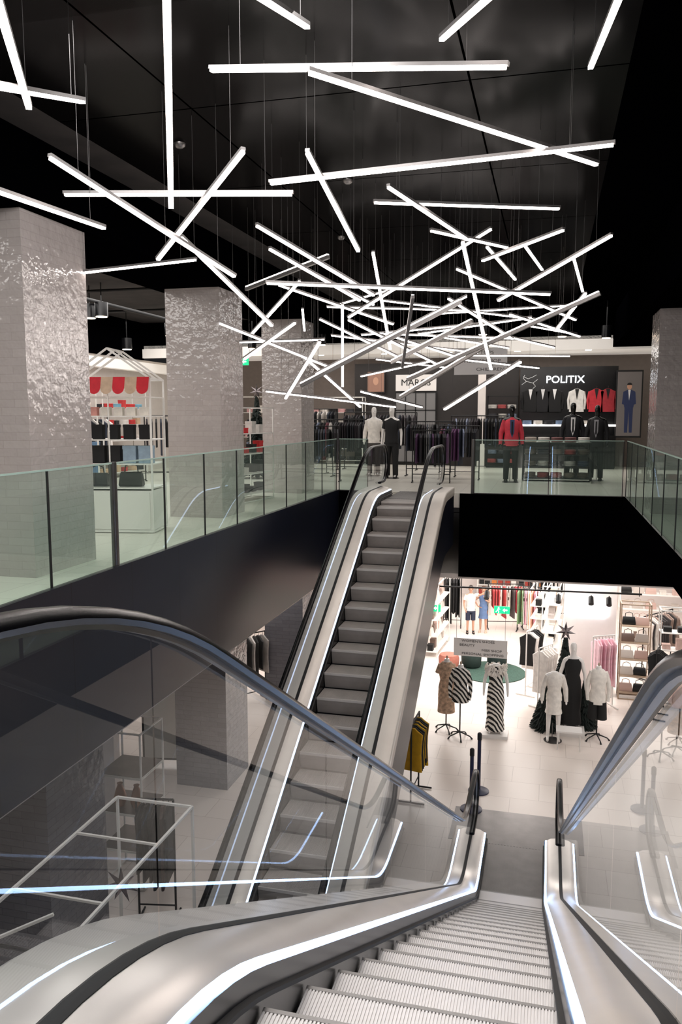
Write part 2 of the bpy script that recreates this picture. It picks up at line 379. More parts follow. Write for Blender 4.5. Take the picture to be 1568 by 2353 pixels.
    b.rings(R); b.part('truss_cladding',M_fascia if dr<0 else M_blackg,t)
    for (a,bb,z) in ((uA-0.9,u0-0.02,ZT),(uend,uB+0.9,-4.5)):
        b=B(); ya,yb=sorted((OY+Y0+dr*a,OY+Y0+dr*bb))
        b.box(-0.40,0.40,ya,yb,z-LZ-0.03,z-LZ+0.006)
        if z<-1:
            y1,y2=sorted((OY+Y0+dr*(uB-0.05),OY+Y0+dr*(uB+0.95)))
            b.box(-0.95,0.95,y1,y2,z-LZ-0.01,z-LZ+0.008)
        nst=18
        for i in range(nst):
            x=-0.39+0.78*i/nst; b.box(x,x+0.02,ya+0.01,yb-0.01,z-LZ+0.006,z-LZ+0.009)
        b.part('landing_plate',M_steeld,t)
    return t
escalator(-0.31,1.9,1,'escalator descending to the lower shop floor, steel steps, glass sides',-1.75,RUN+1.45,72,NZ,[M_step,M_riser,M_stepn],M_led,M_steel)
escalator(-2.66,14.45,-1,'escalator climbing to the upper floor, grey steps and black handrails',-1.5,RUN+1.3,48,0.0,[M_stepU,M_riserU,M_stepnU],M_led2,M_cream)

# ------------------------------------------------------------ pendant tubes
TB="""-185 249 305 -289 417 332/-248 295 298 -293 480 358/-127 261 323 -240 492 293/-126 301 326 -147 489 390/-11 328 329 -70 511 384/28 369 345 18 567 381/-221 514 383 -28 472 349/-137 456 351 28 644 343/-213 605 336 37 600 343/-326 490 330 -280 700 285/-372 576 331 -195 609 328/-206 534 338 -333 654 294/-335 401 296 -352 601 310/-508 792 312 -358 790 320/-319 672 316 -302 863 259/-170 563 343 -175 741 310/-264 713 332 -188 871 289/-284 805 330 -228 974 299/-163 748 354 3 818 355/-137 687 350 -88 861 340/-123 837 346 -51 932 344/7 835 339 -81 958 336/52 836 332 -63 967 292/-67 903 359 -257 1030 286/-93 858 338 -71 1001 215/-201 922 345 -212 1086 249/-278 776 291 -3 846 280/-282 902 313 -392 1036 269/-400 945 274 -295 1082 226/-289 906 267 -397 1020 235/-260 908 245 -343 1030 183/-245 954 292 -286 1115 201/-469 1187 273 -318 1134 269/-372 1203 322 -410 1337 304/-383 1063 194 -221 1179 173/-274 1177 196 -202 1307 174/-33 913 219 -131 1029 168/-81 1020 364 -52 1154 345/-36 1046 367 -17 1175 360/22 1059 352 38 1185 330/38 1069 312 3 1159 275/-120 1040 343 30 1160 289/-375 973 319 -243 885 336/-333 976 322 -211 1103 284/-294 968 337 -242 1118 313/-300 959 198 -102 934 289/-304 1038 215 -108 1066 313/-179 1029 207 48 936 293/-175 972 220 -141 841 283/-271 1086 290 -163 1219 235/-324 1055 239 -278 1194 173/-140 1123 319 -58 1253 274/-342 1232 328 -140 1284 323/-304 1305 291 -82 1335 309/-182 1350 327 38 1360 335/-258 1256 338 -21 1313 308/-47 1307 301 38 1430 296/-83 1348 290 3 1471 278/-73 1437 276 -214 1328 294/-361 1327 294 -120 1386 265/-244 1253 354 -365 1341 343/-311 1335 226 -183 1260 244/-92 968 271 -205 1058 231/-203 1112 186 -78 1014 247/-260 1400 300 -60 1440 292/-200 1250 285 -30 1210 300/-180 1500 270 30 1460 262/-310 1450 262 -190 1540 250/-150 1300 250 -20 1380 238/-240 1180 280 -150 1330 255/-60 1180 302 40 1300 280/-330 1150 300 -230 1250 250"""
TL=[[float(x)/100 for x in q.split()] for q in TB.split('/')]
GREY={42,45,47,48,62,63}
for i,q in enumerate(TL):
    a=V(q[:3]);b=V(q[3:]);c=(a+b)/2
    top=4.25
    flip=-1 if i in GREY else 1
    lab='long white glowing light tube in slim aluminium housing' if flip>0 else 'slim grey light bar with its lamp facing upward'
    if abs(a.z-b.z)>0.45: lab='steeply tilted '+lab.replace('long ','')
    t=thing('pendant_light',lab,'pendant light',c,group='suspended tube light sculpture')
    hs=B().bar(a-c,b-c,0.034,0.022 if flip>0 else 0.040,off=0.014*flip).part('housing',M_alu,t)
    d=(b-a).normalized()*0.012
    if flip>0: B().bar(a-c+d,b-c-d,0.031,0.017,off=-0.005).part('diffuser',M_tube,hs)
    else: B().bar(a-c+d,b-c-d,0.028,0.016,off=0.013).part('diffuser',M_tube,hs)
    for f in (0.12,0.88):
        p=a.lerp(b,f)-c
        B().tube([p+V((0,0,0.03)),V((p.x,p.y,max(p.z+0.05,top-c.z)))],0.0018,5,False).part('suspension_cable',M_cable,t)

# ------------------------------------------------------------ mannequins and people
def skin_mesh(nodes,edges,name,mats,sub=2):
    me=bpy.data.meshes.new(name); me.from_pydata([n[0] for n in nodes],edges,[])
    o=bpy.data.objects.new('tmp',me); COL.objects.link(o)
    sk=o.modifiers.new('s','SKIN'); sk.use_smooth_shade=True
    ss=o.modifiers.new('u','SUBSURF'); ss.levels=sub; ss.render_levels=sub
    for i,n in enumerate(nodes):
        r=n[1]; r=(r,r) if isinstance(r,(int,float)) else r
        me.skin_vertices[0].data[i].radius=r
    me.skin_vertices[0].data[0].use_root=True
    bpy.context.view_layer.update()
    out=bpy.data.meshes.new_from_object(o.evaluated_get(bpy.context.evaluated_depsgraph_get()))
    bpy.data.objects.remove(o); out.name=name
    out.materials.clear(); out.materials.append(mats)
    return out
def body(arms,legs,material,name,fem=False,head=True,fingers=True):
    s=0.92 if fem else 1.0
    N=[((0,0,.95),(.13*s,.10))];E=[]
    def add(p,r,par):
        N.append((p,r)); E.append((par,len(N)-1)); return len(N)-1
    w=add((0,0,1.10),(.115*s*(.9 if fem else 1),.085),0); c=add((0,0,1.30),(.145*s,.10),w); nb=add((0,.005,1.43),(.10*s,.07),c)
    nk=add((0,0,1.51),.05,nb)
    if head:
        h1=add((0,-.015,1.575),(.058,.066),nk); h2=add((0,-.012,1.66),(.074,.09),h1); h3=add((0,-.005,1.73),(.068,.08),h2); add((0,0,1.775),(.035,.04),h3)
    for sd in (-1,1):
        A=arms[0 if sd<0 else 1]
        sh=add((sd*.17*s,0,1.42),.052,nb)
        el=add(A[0],.038,sh); wr=add(A[1],.026,el); hd=add(A[2],(.036,.018),wr)
        if fingers:
            d=(V(A[2])-V(A[1])).normalized(); side=d.cross(V((sd,0,0.01)))
            if side.length<.2: side=V((0,1,0))
            side.normalize()
            for k,(o_,L) in enumerate([(-.027,.06),(-.009,.075),(.009,.07),(.027,.055)]):
                f1=add(tuple(V(A[2])+d*.035+side*o_),.009,hd); f2=add(tuple(V(A[2])+d*(.035+L*.55)+side*o_*1.1),.008,f1); add(tuple(V(A[2])+d*(.035+L)*.97+side*o_*1.1-V((sd*.012,0,0))),.007,f2)
            t1=add(tuple(V(A[2])-side*.04+d*.0),.010,hd); add(tuple(V(A[2])-side*.055+d*.035),.009,t1)
        Lg=legs[0 if sd<0 else 1]
        hp=add((sd*.09,0,.88),.085,0); kn=add(Lg[0],.055,hp); an=add(Lg[1],.036,kn); ft=add((Lg[1][0]+sd*.01,Lg[1][1]-.09,.035),(.038,.03),an); add((Lg[1][0]+sd*.015,Lg[1][1]-.16,.028),(.032,.022),ft)
    return skin_mesh(N,E,name,material)
AD=[((-.235,.03,1.13),(-.25,-.03,.88),(-.25,-.05,.80)),((.235,.03,1.13),(.25,-.03,.88),(.25,-.05,.80))]
LG=[((-.10,-.015,.49),(-.105,.02,.08)),((.10,-.015,.49),(.105,.02,.08))]
body_cache={}
def mannequin(loc,rz,h,mk,label,clothes,arms=AD,fem=False,head=True,name='mannequin',cat='mannequin',base=True):
    key=(mk.name,str(arms),fem,head)
    if key not in body_cache: body_cache[key]=body(arms,LG,mk,'body',fem,head,name=='person')
    t=thing(name,label,cat,loc,rz,h/1.8)
    o=bpy.data.objects.new('body',body_cache[key]); COL.objects.link(o); o.parent=t
    t['bodyname']=o.name
    if base and name!='person':
        B().tube([(0,0,-0.0),(0,0,.012)],.19,24).part('base_plate',M_steeld,t)
        B().tube([(.0,.14,.01),(0,.1,.35)],.008,8).part('support_rod',M_steeld,t)
        o.location.z=.012
    if head and name!='person':
        b=B(); b.tube([(0,-.09,1.68),(0,-.118,1.64),(0,-.10,1.625)],[.008,.014,.008],8); b.part('nose',mk,o,True)
    for cdef in clothes: CL[cdef[0]](t,arms,fem,*cdef[1:])
    del t['bodyname']
    return t
def c_top(t,arms,fem,col,name='shirt',hem=.86,sl='long',open_=None,m=None):
    m=m or fab(col); s=.93 if fem else 1.0
    b=B(); b.ell([(0,0,hem,.178*s,.135),(0,0,1.0,.168*s,.128),(0,0,1.13,.155*s*(.88 if fem else 1),.118),(0,-.005,1.28,.18*s,.132),(0,0,1.38,.192*s,.12),(0,0,1.44,.165*s,.095),(0,0,1.475,.09,.075),(0,0,1.50,.06,.062)],18)
    if sl:
        for k,A in enumerate(arms):
            sd=-1 if k==0 else 1
            sh=V((sd*.15*s,0,1.43));el=V(A[0]);wr=V(A[1])
            if sl=='long': b.tube([sh,sh.lerp(el,.35),el,el.lerp(wr,.5),wr],[.062,.066,.055,.047,.038],12)
            else: b.tube([sh,sh.lerp(el,.3),sh.lerp(el,.65)],[.06,.068,.064],12)
    jk=b.part(name,m,t,True)
    if open_:
        q=B(); q._a([(-.045,-.139,1.16),(.0,-.146,1.02),(.045,-.139,1.16),(.05,-.132,1.44),(-.05,-.132,1.44)],[(0,1,2,3,4)]); q.part('shirt_front',fab(open_),jk)
        q=B(); q._a([(-.016,-.144,1.4),(-.02,-.151,1.12),(0,-.152,1.08),(.02,-.151,1.12),(.016,-.144,1.4)],[(0,1,2,3,4)]); q.part('tie',fab((20,20,24)),jk)
def c_trs(t,arms,fem,col,name='trousers',zb=.07,m=None):
    m=m or fab(col)
    b=B(); b.ell([(0,0,.80,.165,.12),(0,0,.90,.178,.128),(0,0,1.0,.165,.122),(0,0,1.03,.155,.115)],16)
    for sd in (-1,1):
        L=[(sd*.085,0,.86,.098,.105),(sd*.095,-.005,.65,.088,.092),(sd*.10,-.01,.48,.074,.078),(sd*.104,.0,.27,.066,.07),(sd*.106,.01,.07,.062,.068)]
        L=[q for q in L if q[2]>=zb-.001]
        if L[-1][2]>zb+.02: L.append((L[-1][0],L[-1][1],zb,L[-1][3]*.98,L[-1][4]*.98))
        b.ell(L,14)
    b.part(name,m,t,True)
def c_dress(t,arms,fem,col,hem=.1,name='dress',flare=.24,m=None,top=1.46):
    m=m or fab(col)
    b=B(); n=28; R=[]
    for (z,rx,ry) in [(hem,flare,flare*.85),(hem+(1.0-hem)*.3,flare*.86,flare*.72),(hem+(1.0-hem)*.65,flare*.8 if flare<.2 else .19,.15),(1.0,.165,.125),(1.12,.135,.11),(1.28,.165,.128),(1.38,.165,.11),(top,.13,.08)]:
        k=max(0,(1.0-z))*.06
        R.append([V(((rx*(1+k*math.sin(7*a)))*math.cos(a),(ry*(1+k*math.sin(7*a)))*math.sin(a),z)) for a in [2*math.pi*j/n for j in range(n)]])
    b.rings(R); b.part(name,m,t,True)
def c_hair(t,arms,fem,col,length=.0):
    b=B(); b.ell([(0,.03,1.60-length,.05,.035),(0,.03,1.64,.078,.07),(0,.015,1.70,.086,.092),(0,.005,1.76,.078,.088),(0,0,1.80,.045,.05),(0,0,1.81,.005,.005)],14); b.part('hair',fab(col),t,True)
def c_face(t,arms,fem):
    bo=bpy.data.objects[t['bodyname']]
    for sd in (-1,1): B().ball((sd*.03,-.093,1.672),.011,.006,.007,8,5).part('eye',M_black,bo)
    B().ball((0,-.09,1.605),.022,.006,.007,8,5).part('mouth',fab((150,70,66)),bo)
    B().tube([(0,-.09,1.68),(0,-.117,1.64),(0,-.09,1.625)],[.006,.013,.006],8).part('nose',M_skin,bo,True)
    for sd in (-1,1): B().ball((sd*.083,.0,1.655),.012,.02,.032,8,5).part('ear',M_skin,bo,True)
def c_shoes(t,arms,fem,col):
    for sd in (-1,1): B().ell([(sd*.115,-.06,.0,.048,.125),(sd*.115,-.06,.03,.046,.12),(sd*.112,-.035,.06,.04,.08),(sd*.108,.01,.10,.042,.05)],12).part('shoe',fab(col),t,True)
CL={'top':c_top,'trs':c_trs,'dress':c_dress,'hair':c_hair,'face':c_face,'shoes':c_shoes}
mannequin((-.9,19.9,0),.15,1.88,M_mank,'black mannequin in coral red jacket, black trousers and boots',[('top',(206,60,76),'jacket',.84,'long',(60,80,120)),('trs',(22,22,26)),('shoes',(12,12,12))])
mannequin((-3.93,20.4,0),-.1,1.86,M_manw,'pale mannequin wearing black tee and black trousers',[('top',(14,14,16),'t_shirt',.88,'short'),('trs',(16,16,18)),('shoes',(14,14,14))])
mannequin((-4.55,21.1,0),.1,1.85,M_manw,'white mannequin wearing cream shirt and dark trousers',[('top',(226,220,212),'shirt'),('trs',(70,66,64)),('shoes',(40,40,40))])
mannequin((.55,21.2,0),0,1.95,M_mank,'black mannequin in dark suit and white shirt behind display table',[('top',(16,17,24),'suit_jacket',.82,'long',(225,225,225)),('trs',(16,17,24)),('shoes',(10,10,10))])
mannequin((1.12,20.9,0),-.2,1.88,M_mank,'black mannequin in charcoal suit beside display table',[('top',(20,20,24),'suit_jacket',.82,'long',(150,150,155)),('trs',(18,18,22)),('shoes',(10,10,10))])
mannequin((-7.6,21.3,0),.1,1.85,M_manw,'white mannequin in pale outfit inside bright shop',[('top',(215,190,180),'shirt'),('trs',(60,60,66))])
def zebra():
    m=bpy.data.materials.new('zebra_stripe_fabric'); m.use_nodes=True; nt=m.node_tree; b=nt.nodes['Principled BSDF']
    tc=nt.nodes.new('ShaderNodeTexCoord'); w=nt.nodes.new('ShaderNodeTexWave'); w.bands_direction='DIAGONAL'; w.inputs['Scale'].default_value=5.5; w.inputs['Distortion'].default_value=5; w.inputs['Detail Scale'].default_value=.6
    r=nt.nodes.new('ShaderNodeValToRGB'); r.color_ramp.interpolation='CONSTANT'; r.color_ramp.elements[0].color=rgb(14,14,14); r.color_ramp.elements[1].position=.5; r.color_ramp.elements[1].color=rgb(232,226,218)
    nt.links.new(tc.outputs['Object'],w.inputs['Vector']); nt.links.new(w.outputs['Fac'],r.inputs[0]); nt.links.new(r.outputs[0],b.inputs['Base Color']); b.inputs['Roughness'].default_value=.8
    return m
M_zebra=zebra()
mannequin((.56,15.6,LZ+.1),.1,1.72,M_manw,'white mannequin in long black dress beside dark fir tree',[('dress',(12,12,13),.12,'dress',.2)],fem=True)
mannequin((.22,15.15,LZ),.1,1.6,M_manw,'white headless mannequin in short white lace dress',[('top',(226,220,212),'lace_top',.9,'long'),('dress',(230,224,216),.62,'lace_dress',.18)],fem=True,head=False)
ge=mannequin((-.86,15.15,LZ+.06),.1,1.62,M_manw,'headless mannequin in black and white zebra gown',[('dress',(200,200,200),.06,'gown',.2,M_zebra)],fem=True,head=False,base=False)
b=B()
for k in range(160):
    a=random.uniform(0,6.28); z=random.uniform(1.3,1.5); rr=random.uniform(.12,.21); p=V((rr*math.cos(a),rr*.75*math.sin(a),z)); b.tube([p,p*1.0+V((math.cos(a)*.05,math.sin(a)*.05,-.05))],[.02,.003],5)
b.part('fluffy_collar',fab((235,228,220)),ge)
B().box(-.25,.25,-.2,.2,0,.06).top('display_plinth',M_white,'low white plinth under striped gown','plinth',(-.86,15.15,LZ))
B().box(-.25,.25,-.2,.2,0,.1).top('display_plinth',M_white,'low white plinth under black dress mannequin','plinth',(.56,15.6,LZ))
mannequin((-2.02,22.4,LZ),.2,1.38,M_skin,'person in white tee and dark shorts pointing upward',[('top',(225,220,216),'t_shirt',.86,'short'),('trs',(40,46,66),'shorts',.5),('hair',(40,28,22),0),('face',),('shoes',(30,28,28))],arms=[((-.25,.0,1.15),(-.22,-.12,.95),(-.2,-.17,.9)),((.34,-.12,1.47),(.55,-.2,1.6),(.62,-.22,1.64))],name='person',cat='person')
mannequin((-1.68,22.6,LZ),-.1,1.34,M_skin,'person in denim blue dress with hand on hip',[('dress',(96,120,160),.55,'dress',.19),('hair',(70,44,30),.12),('face',),('shoes',(200,180,160))],arms=[((-.33,.0,1.2),(-.2,-.08,1.02),(-.14,-.1,1.0)),((.25,-.05,1.18),(.12,-.16,1.28),(.08,-.18,1.36))],fem=True,name='person',cat='person')
def dress_form(loc,rz,m,label,shorts=None,hgt=1.55,sl='long'):
    t=thing('dress_form',label,'dress form',loc,rz,hgt/1.55)
    b=B()
    for k in range(5):
        a=2*math.pi*k/5; b.tube([(0,0,.12),(math.cos(a)*.2,math.sin(a)*.2,.05),(math.cos(a)*.24,math.sin(a)*.24,0)],[.014,.011,.02],6)
    b.part('stand_base',M_black,t,True)
    B().tube([(0,0,.1),(0,0,.95)],.013,8).part('pole',M_black,t)
    B().ell([(0,0,.78,.13,.1),(0,0,.88,.15,.11),(0,0,1.02,.115,.09),(0,0,1.18,.15,.11),(0,0,1.32,.145,.09),(0,0,1.38,.06,.05),(0,0,1.44,.045,.045)],16).part('torso',M_manw,t,True)
    B().ball((0,0,1.47),.02,.02,.035).part('neck_cap',M_wood,t,True)
    b=B(); b.ell([(0,0,.72,.16,.125),(0,0,.88,.155,.12),(0,0,1.02,.128,.1),(0,0,1.18,.158,.12),(0,0,1.32,.15,.1),(0,0,1.38,.09,.07)],18)
    for sd in (-1,1):
        b.tube([(sd*.12,0,1.33),(sd*.18,0,1.15),(sd*.195,-.02,.95),(sd*.18,-.05,.78)][:4 if sl=='long' else 2],[.045,.044,.038,.032][:4 if sl=='long' else 2],10)
    b.part('jacket',m,t,True)
    if shorts:
        b=B()
        for sd in (-1,1): b.ell([(sd*.08,0,.42,.10,.11),(sd*.08,0,.6,.09,.11),(sd*.07,0,.76,.09,.11)],14)
        b.part('shorts',shorts,t,True)
    return t
M_pat=mat('patterned_beige_fabric',(190,160,135),.8,var=.45,vs=18)
df=dress_form((-1.8,15.15,LZ),.1,M_pat,'dress form wearing patterned beige dress on black stand',None,1.55,'short')
B().ell([(0,0,.38,.17,.14),(0,0,.55,.16,.13),(0,0,.74,.162,.127)],18).part('skirt',M_pat,df,True)
dress_form((-1.5,14.85,LZ),-.1,M_zebra,'dress form wearing zebra striped jacket on black stand')
dress_form((1.02,15.4,LZ),0,fab((228,222,214)),'dress form with white jacket and black shorts',fab((14,14,14)))
dress_form((2.5,15.6,LZ),0,fab((205,180,170)),'dress form with dusty pink jacket on black stand')
mannequin((3.2,16.2,LZ),.2,1.65,M_manw,'white headless mannequin in cream dress',[('dress',(222,210,200),.4,'dress',.19)],fem=True,head=False)

# ------------------------------------------------------------ fir trees
def star_mesh(k_=1.0):
    b=B(); P=[]
    for k in range(14):
        r=(.20 if k%2==0 else .07)*k_; a=math.pi/2+math.pi*k/7; P.append((r*math.cos(a),0,r*math.sin(a)))
    n=len(P); vs=P+[(0,-.03,0),(0,.03,0)]
    b._a(vs,[(i,(i+1)%n,n) for i in range(n)]+[((i+1)%n,i,n+1) for i in range(n)]); return b
def fir(loc,h,r,label,star=True):
    t=thing('christmas_tree',label,'christmas tree',loc)
    B().tube([(0,0,0),(0,0,h*.95)],[.03,.01],8).part('trunk',M_brown,t)
    b=B()
    for k in range(520):
        z=h*(.06+.94*random.random()**1.3); rr=r*(1-z/h)+.03; a=random.uniform(0,6.283)
        p0=V((0,0,z)); p1=V((math.cos(a)*rr,math.sin(a)*rr,z-.12*rr-.05)); pm=p0.lerp(p1,.6)+V((0,0,.02))
        b.tube([p0,pm,p1],[.012,.035,.004],5)
    b.part('foliage',M_foli,t)
    if star: star_mesh().part('star_topper',mat('smoky_star',(130,122,124),.2,.8),t,loc=(0,0,h+.12))
fir((.1,15.75,LZ),1.05,.34,'small dark fir tree beside white dress mannequin',False)
fir((.42,16.15,LZ),1.75,.40,'dark fir tree topped with large smoky star')
fir((.82,16.0,LZ),.95,.26,'small dark fir tree behind display stool',False)
fir((-7.3,19.6,0),2.1,.5,'dark decorated fir tree inside upper shop')
t=thing('display_stool','white metal display stool with pale top','stool',(.5,14.85,LZ))
b=B()
for x in (-.2,.2):
    for y in (-.12,.12): b.tube([(x,y,0),(x*.95,y,.34)],.01,6)
b.part('leg_frame',M_whitef,t); B().box(-.23,.23,-.15,.15,.34,.37).part('seat',M_white,t)

b=B(); b.ell([(0,0,0,.82,.82),(0,0,.02,.82,.82)],48); b.top('round_rug',mat('green_rug',(50,76,66),.95,var=.25,vs=30,bump=.3),'round dark green rug on pale tile floor','rug',(-1.2,19.0,LZ))
def pouf(loc,col,label): 
    b=B(); b.ell([(0,0,0,.2,.2),(0,0,.05,.24,.24),(0,0,.32,.25,.25),(0,0,.4,.22,.22),(0,0,.42,.1,.1)],20); b.top('ottoman',fab(col),label,'ottoman',loc,smooth=True)
pouf((-1.7,19.3,LZ+.02),(40,56,52),'dark green velvet ottoman on round rug'); pouf((-1.1,19.6,LZ+.02),(36,50,48),'dark teal velvet ottoman on round rug'); pouf((-2.2,18.9,LZ),(170,104,88),'terracotta velvet ottoman beside rug')

for loc in [(-1.02,12.05,LZ),(-.96,12.7,LZ)]:
    t=thing('stanchion','navy blue queue stanchion post on round base','stanchion',loc)
    b=B(); b.ell([(0,0,0,.17,.17),(0,0,.02,.17,.17),(0,0,.045,.05,.05)],24); b.part('base',M_navy,t,True)
    B().tube([(0,0,.04),(0,0,.9)],.03,14).part('post',M_navy,t,True)
    b=B(); b.ell([(0,0,.88,.036,.036),(0,0,.98,.036,.036),(0,0,1.0,.02,.02)],16); b.part('belt_head',M_black,t,True)

# ------------------------------------------------------------ garments
def garment(col,w=.46,h=.75,th=.05,sleeves=True,kind='jacket',shirt=None):
    key=('g',col,w,h,th,sleeves,shirt)
    if key in body_cache: return body_cache[key]
    b=B(); P=[(0.05,0),(w/2*.55,-.04),(w/2,-.09),(w/2*.88,-.3),(w/2*.86,-h*.6),(w/2*.95,-h),(-w/2*.95,-h),(-w/2*.86,-h*.6),(-w/2*.88,-.3),(-w/2,-.09),(-w/2*.55,-.04),(-.05,0)]
    R=[[V((x*k,y_,z)) for x,z in P] for y_,k in ((-th/2,.9),(-th/4,1),(th/4,1),(th/2,.9))]
    b.rings(R)
    if sleeves:
        for sd in (-1,1): b.tube([(sd*(w/2-.03),0,-.09),(sd*(w/2+.02),0,-.35),(sd*(w/2),-.01,-.62)],[.04,.038,.03],8)
    mats=[fab(col),M_cable]
    b.mi=1; b.tube([(0,0,0),(0,0,.04),(.015,0,.06),(0,0,.08)],.004,5)
    if shirt:
        mats.append(fab(shirt)); b.mi=2; b._a([(-.06,-th/2-.005,-.01),(.0,-th/2-.012,-.33),(.06,-th/2-.005,-.01)],[(0,1,2)])
    me=b.mesh('garment',mats); body_cache[key]=me; return me
def rack(loc,rz,w,h,cols,n,label,group,gl=.75,mfr=None,faceout=False,gname='hanging_garment',gw=.44,seq=False):
    mfr=mfr or M_black
    t=thing('garment_rack',label,'garment rack',loc,rz)
    b=B()
    for x in (-w/2,w/2):
        b.tube([(x,-.22,.02),(x,.22,.02)],.014,6); b.tube([(x,0,.02),(x,0,h)],.014,6)
    b.tube([(-w/2,0,.2),(w/2,0,.2)],.01,6); b.part('frame',mfr,t); B().tube([(-w/2,0,h),(w/2,0,h)],.014,8).part('hanging_rail',mfr,t)
    c,s=math.cos(rz),math.sin(rz)
    for i in range(n):
        x=-w/2+.06+(w-.12)*i/max(1,n-1); col=cols[i%len(cols)] if seq else random.choice(cols)
        g=gl*random.uniform(.85,1.15); g=round(g*10)/10
        inst(gname,garment(col,gw,g,.035,False),(loc[0]+c*x,loc[1]+s*x,loc[2]+h-.075),rz+(0 if faceout else math.pi/2+random.uniform(-.2,.2)),'%s garment on hanger'%cname(col),'clothing',group)
def cname(c):
    r,g,b=c; m=max(c)
    if m<60: return 'black'
    if min(c)>190: return 'white'
    if r>g+50 and r>b+50: return 'red'
    if b>r+20: return 'blue'
    if r>200 and b>150: return 'pink'
    if r>190 and g>150 and b<90: return 'yellow'
    return 'grey' if max(c)-min(c)<25 else 'brown'
DK=[(16,16,18),(24,26,34),(40,46,60),(60,60,64),(30,22,30),(20,20,22)]
MX=DK+[(190,185,180),(120,128,150),(110,60,70)]
LT=[(225,218,212),(235,228,222),(205,160,160),(190,185,180),(20,20,22),(230,190,195)]
rack((-6.3,20.6,0),0,1.5,1.5,MX+LT,18,'black metal rack of mixed menswear','menswear on racks')
rack((-5.4,21.6,0),0,1.2,1.5,DK,16,'black metal rack of dark menswear','menswear on racks')
rack((-5.5,19.0,0),.1,1.1,1.35,DK,16,'black metal rack of dark jackets near landing','menswear on racks')
rack((-3.05,21.3,0),0,1.3,1.45,DK+[(70,85,110)],20,'black metal rack of dark trousers and jackets','menswear on racks')
rack((-2.75,19.3,0),.1,.9,1.25,DK+[(80,50,84)],14,'black metal rack of dark folded knitwear','menswear on racks')
rack((-2.2,20.4,0),0,1.0,1.35,MX+[(90,50,90)],16,'black metal rack of purple and blue shirts','menswear on racks')
rack((-1.9,22.8,0),0,1.6,1.6,MX,20,'black metal rack of shirts before brown wall','menswear on racks')
rack((-4.9,23.6,0),0,2.2,1.7,DK,24,'black metal rack of dark coats','menswear on racks',.9)
rack((-6.9,23.2,0),0,1.6,1.8,MX,18,'black metal rack of shirts in bright shop','menswear on racks',.9)
rack((2.6,21,0),1.3,1.2,1.4,[(190,90,100),(60,40,44),(90,100,120)],12,'black metal rack with red and blue shirts','menswear on racks')
rack((1.22,17.2,LZ),.5,.5,1.55,[(236,190,200),(240,200,208),(225,170,185)],6,'white rack of pale pink garments','pink garments',mfr=M_whitef,gw=.34,gl=.9)
rack((2.25,16.9,LZ),1.3,.4,1.45,[(14,14,16)],4,'black rack of long black garments','black garments',1.0,gw=.36)
rack((-.25,17.8,LZ),1.2,.6,1.45,[(14,14,14),(228,222,216),(16,16,18)],6,'white rack of white and black garments','white and black garments',mfr=M_whitef,gw=.36)
rack((.05,17.0,LZ),1.0,.5,1.3,[(228,222,216),(236,230,224)],5,'white rack of white dresses','white and black garments',.9,mfr=M_whitef,gw=.36)
rack((-1.1,23.2,LZ),.2,1.0,1.3,[(200,80,80),(225,210,200),(180,60,70),(90,80,80)],12,'rack of red striped tops','red tops')
rack((-.35,23.0,LZ),-.1,.8,1.3,[(230,180,150),(240,235,225),(220,150,170),(130,160,120)],10,'rack of floral dresses','floral dresses',1.0)
rack((-2.6,23.0,LZ),.1,.5,1.5,[(16,16,16),(20,20,22)],7,'rack of black coats','black coats',1.1)
rack((.3,24.6,LZ),0,1.6,1.5,[(20,20,20),(30,30,30),(220,215,210)],14,'rack of black garments before white wall','black garments')
rack((2.6,19.8,LZ),.9,1.2,1.5,[(210,200,192),(150,130,120),(230,224,216),(60,56,56)],12,'rack of cream and taupe garments','pale garments')
rack((3.6,18.2,LZ),1.2,1.0,1.5,[(190,150,150),(230,210,205),(40,40,42)],10,'rack of dusty pink garments','pale garments')
rack((-1.95,12.3,LZ),1.52,.6,1.3,[(200,150,20),(16,16,16),(14,14,14),(210,165,30),(14,14,14)],9,'rack of black and yellow garments','black and yellow garments',.7,gw=.36,seq=True)
rack((-7.2,9.6,LZ),1.3,1.1,1.5,[(16,16,18),(60,54,50),(180,175,170)],12,'black rack of dark garments by pale partition','dark garments')
rack((-7.8,11.8,LZ),1.2,1.1,1.5,[(16,16,18),(30,30,34)],10,'black rack of black garments','dark garments')
rack((-4.45,8.3,LZ),.2,.45,1.55,[(14,14,16),(60,44,40),(16,16,18)],6,'small black rack of dark scarves','dark garments',.9,gw=.34)
rack((-6.2,15.5,LZ),.9,1.2,1.5,[(225,220,215),(180,175,170),(40,40,40)],12,'rack of pale garments in bright shop','pale garments')
rack((-5.6,18.5,LZ),.3,1.2,1.5,LT,12,'rack of pale blouses in bright shop','pale garments')
rack((-9.6,15.0,0),1.2,1.6,1.6,LT+MX,14,'rack of mixed clothing in bright shop','mixed clothing')
rack((-9.0,18.5,0),.6,1.6,1.6,LT+MX,14,'rack of mixed clothing in bright shop','mixed clothing')

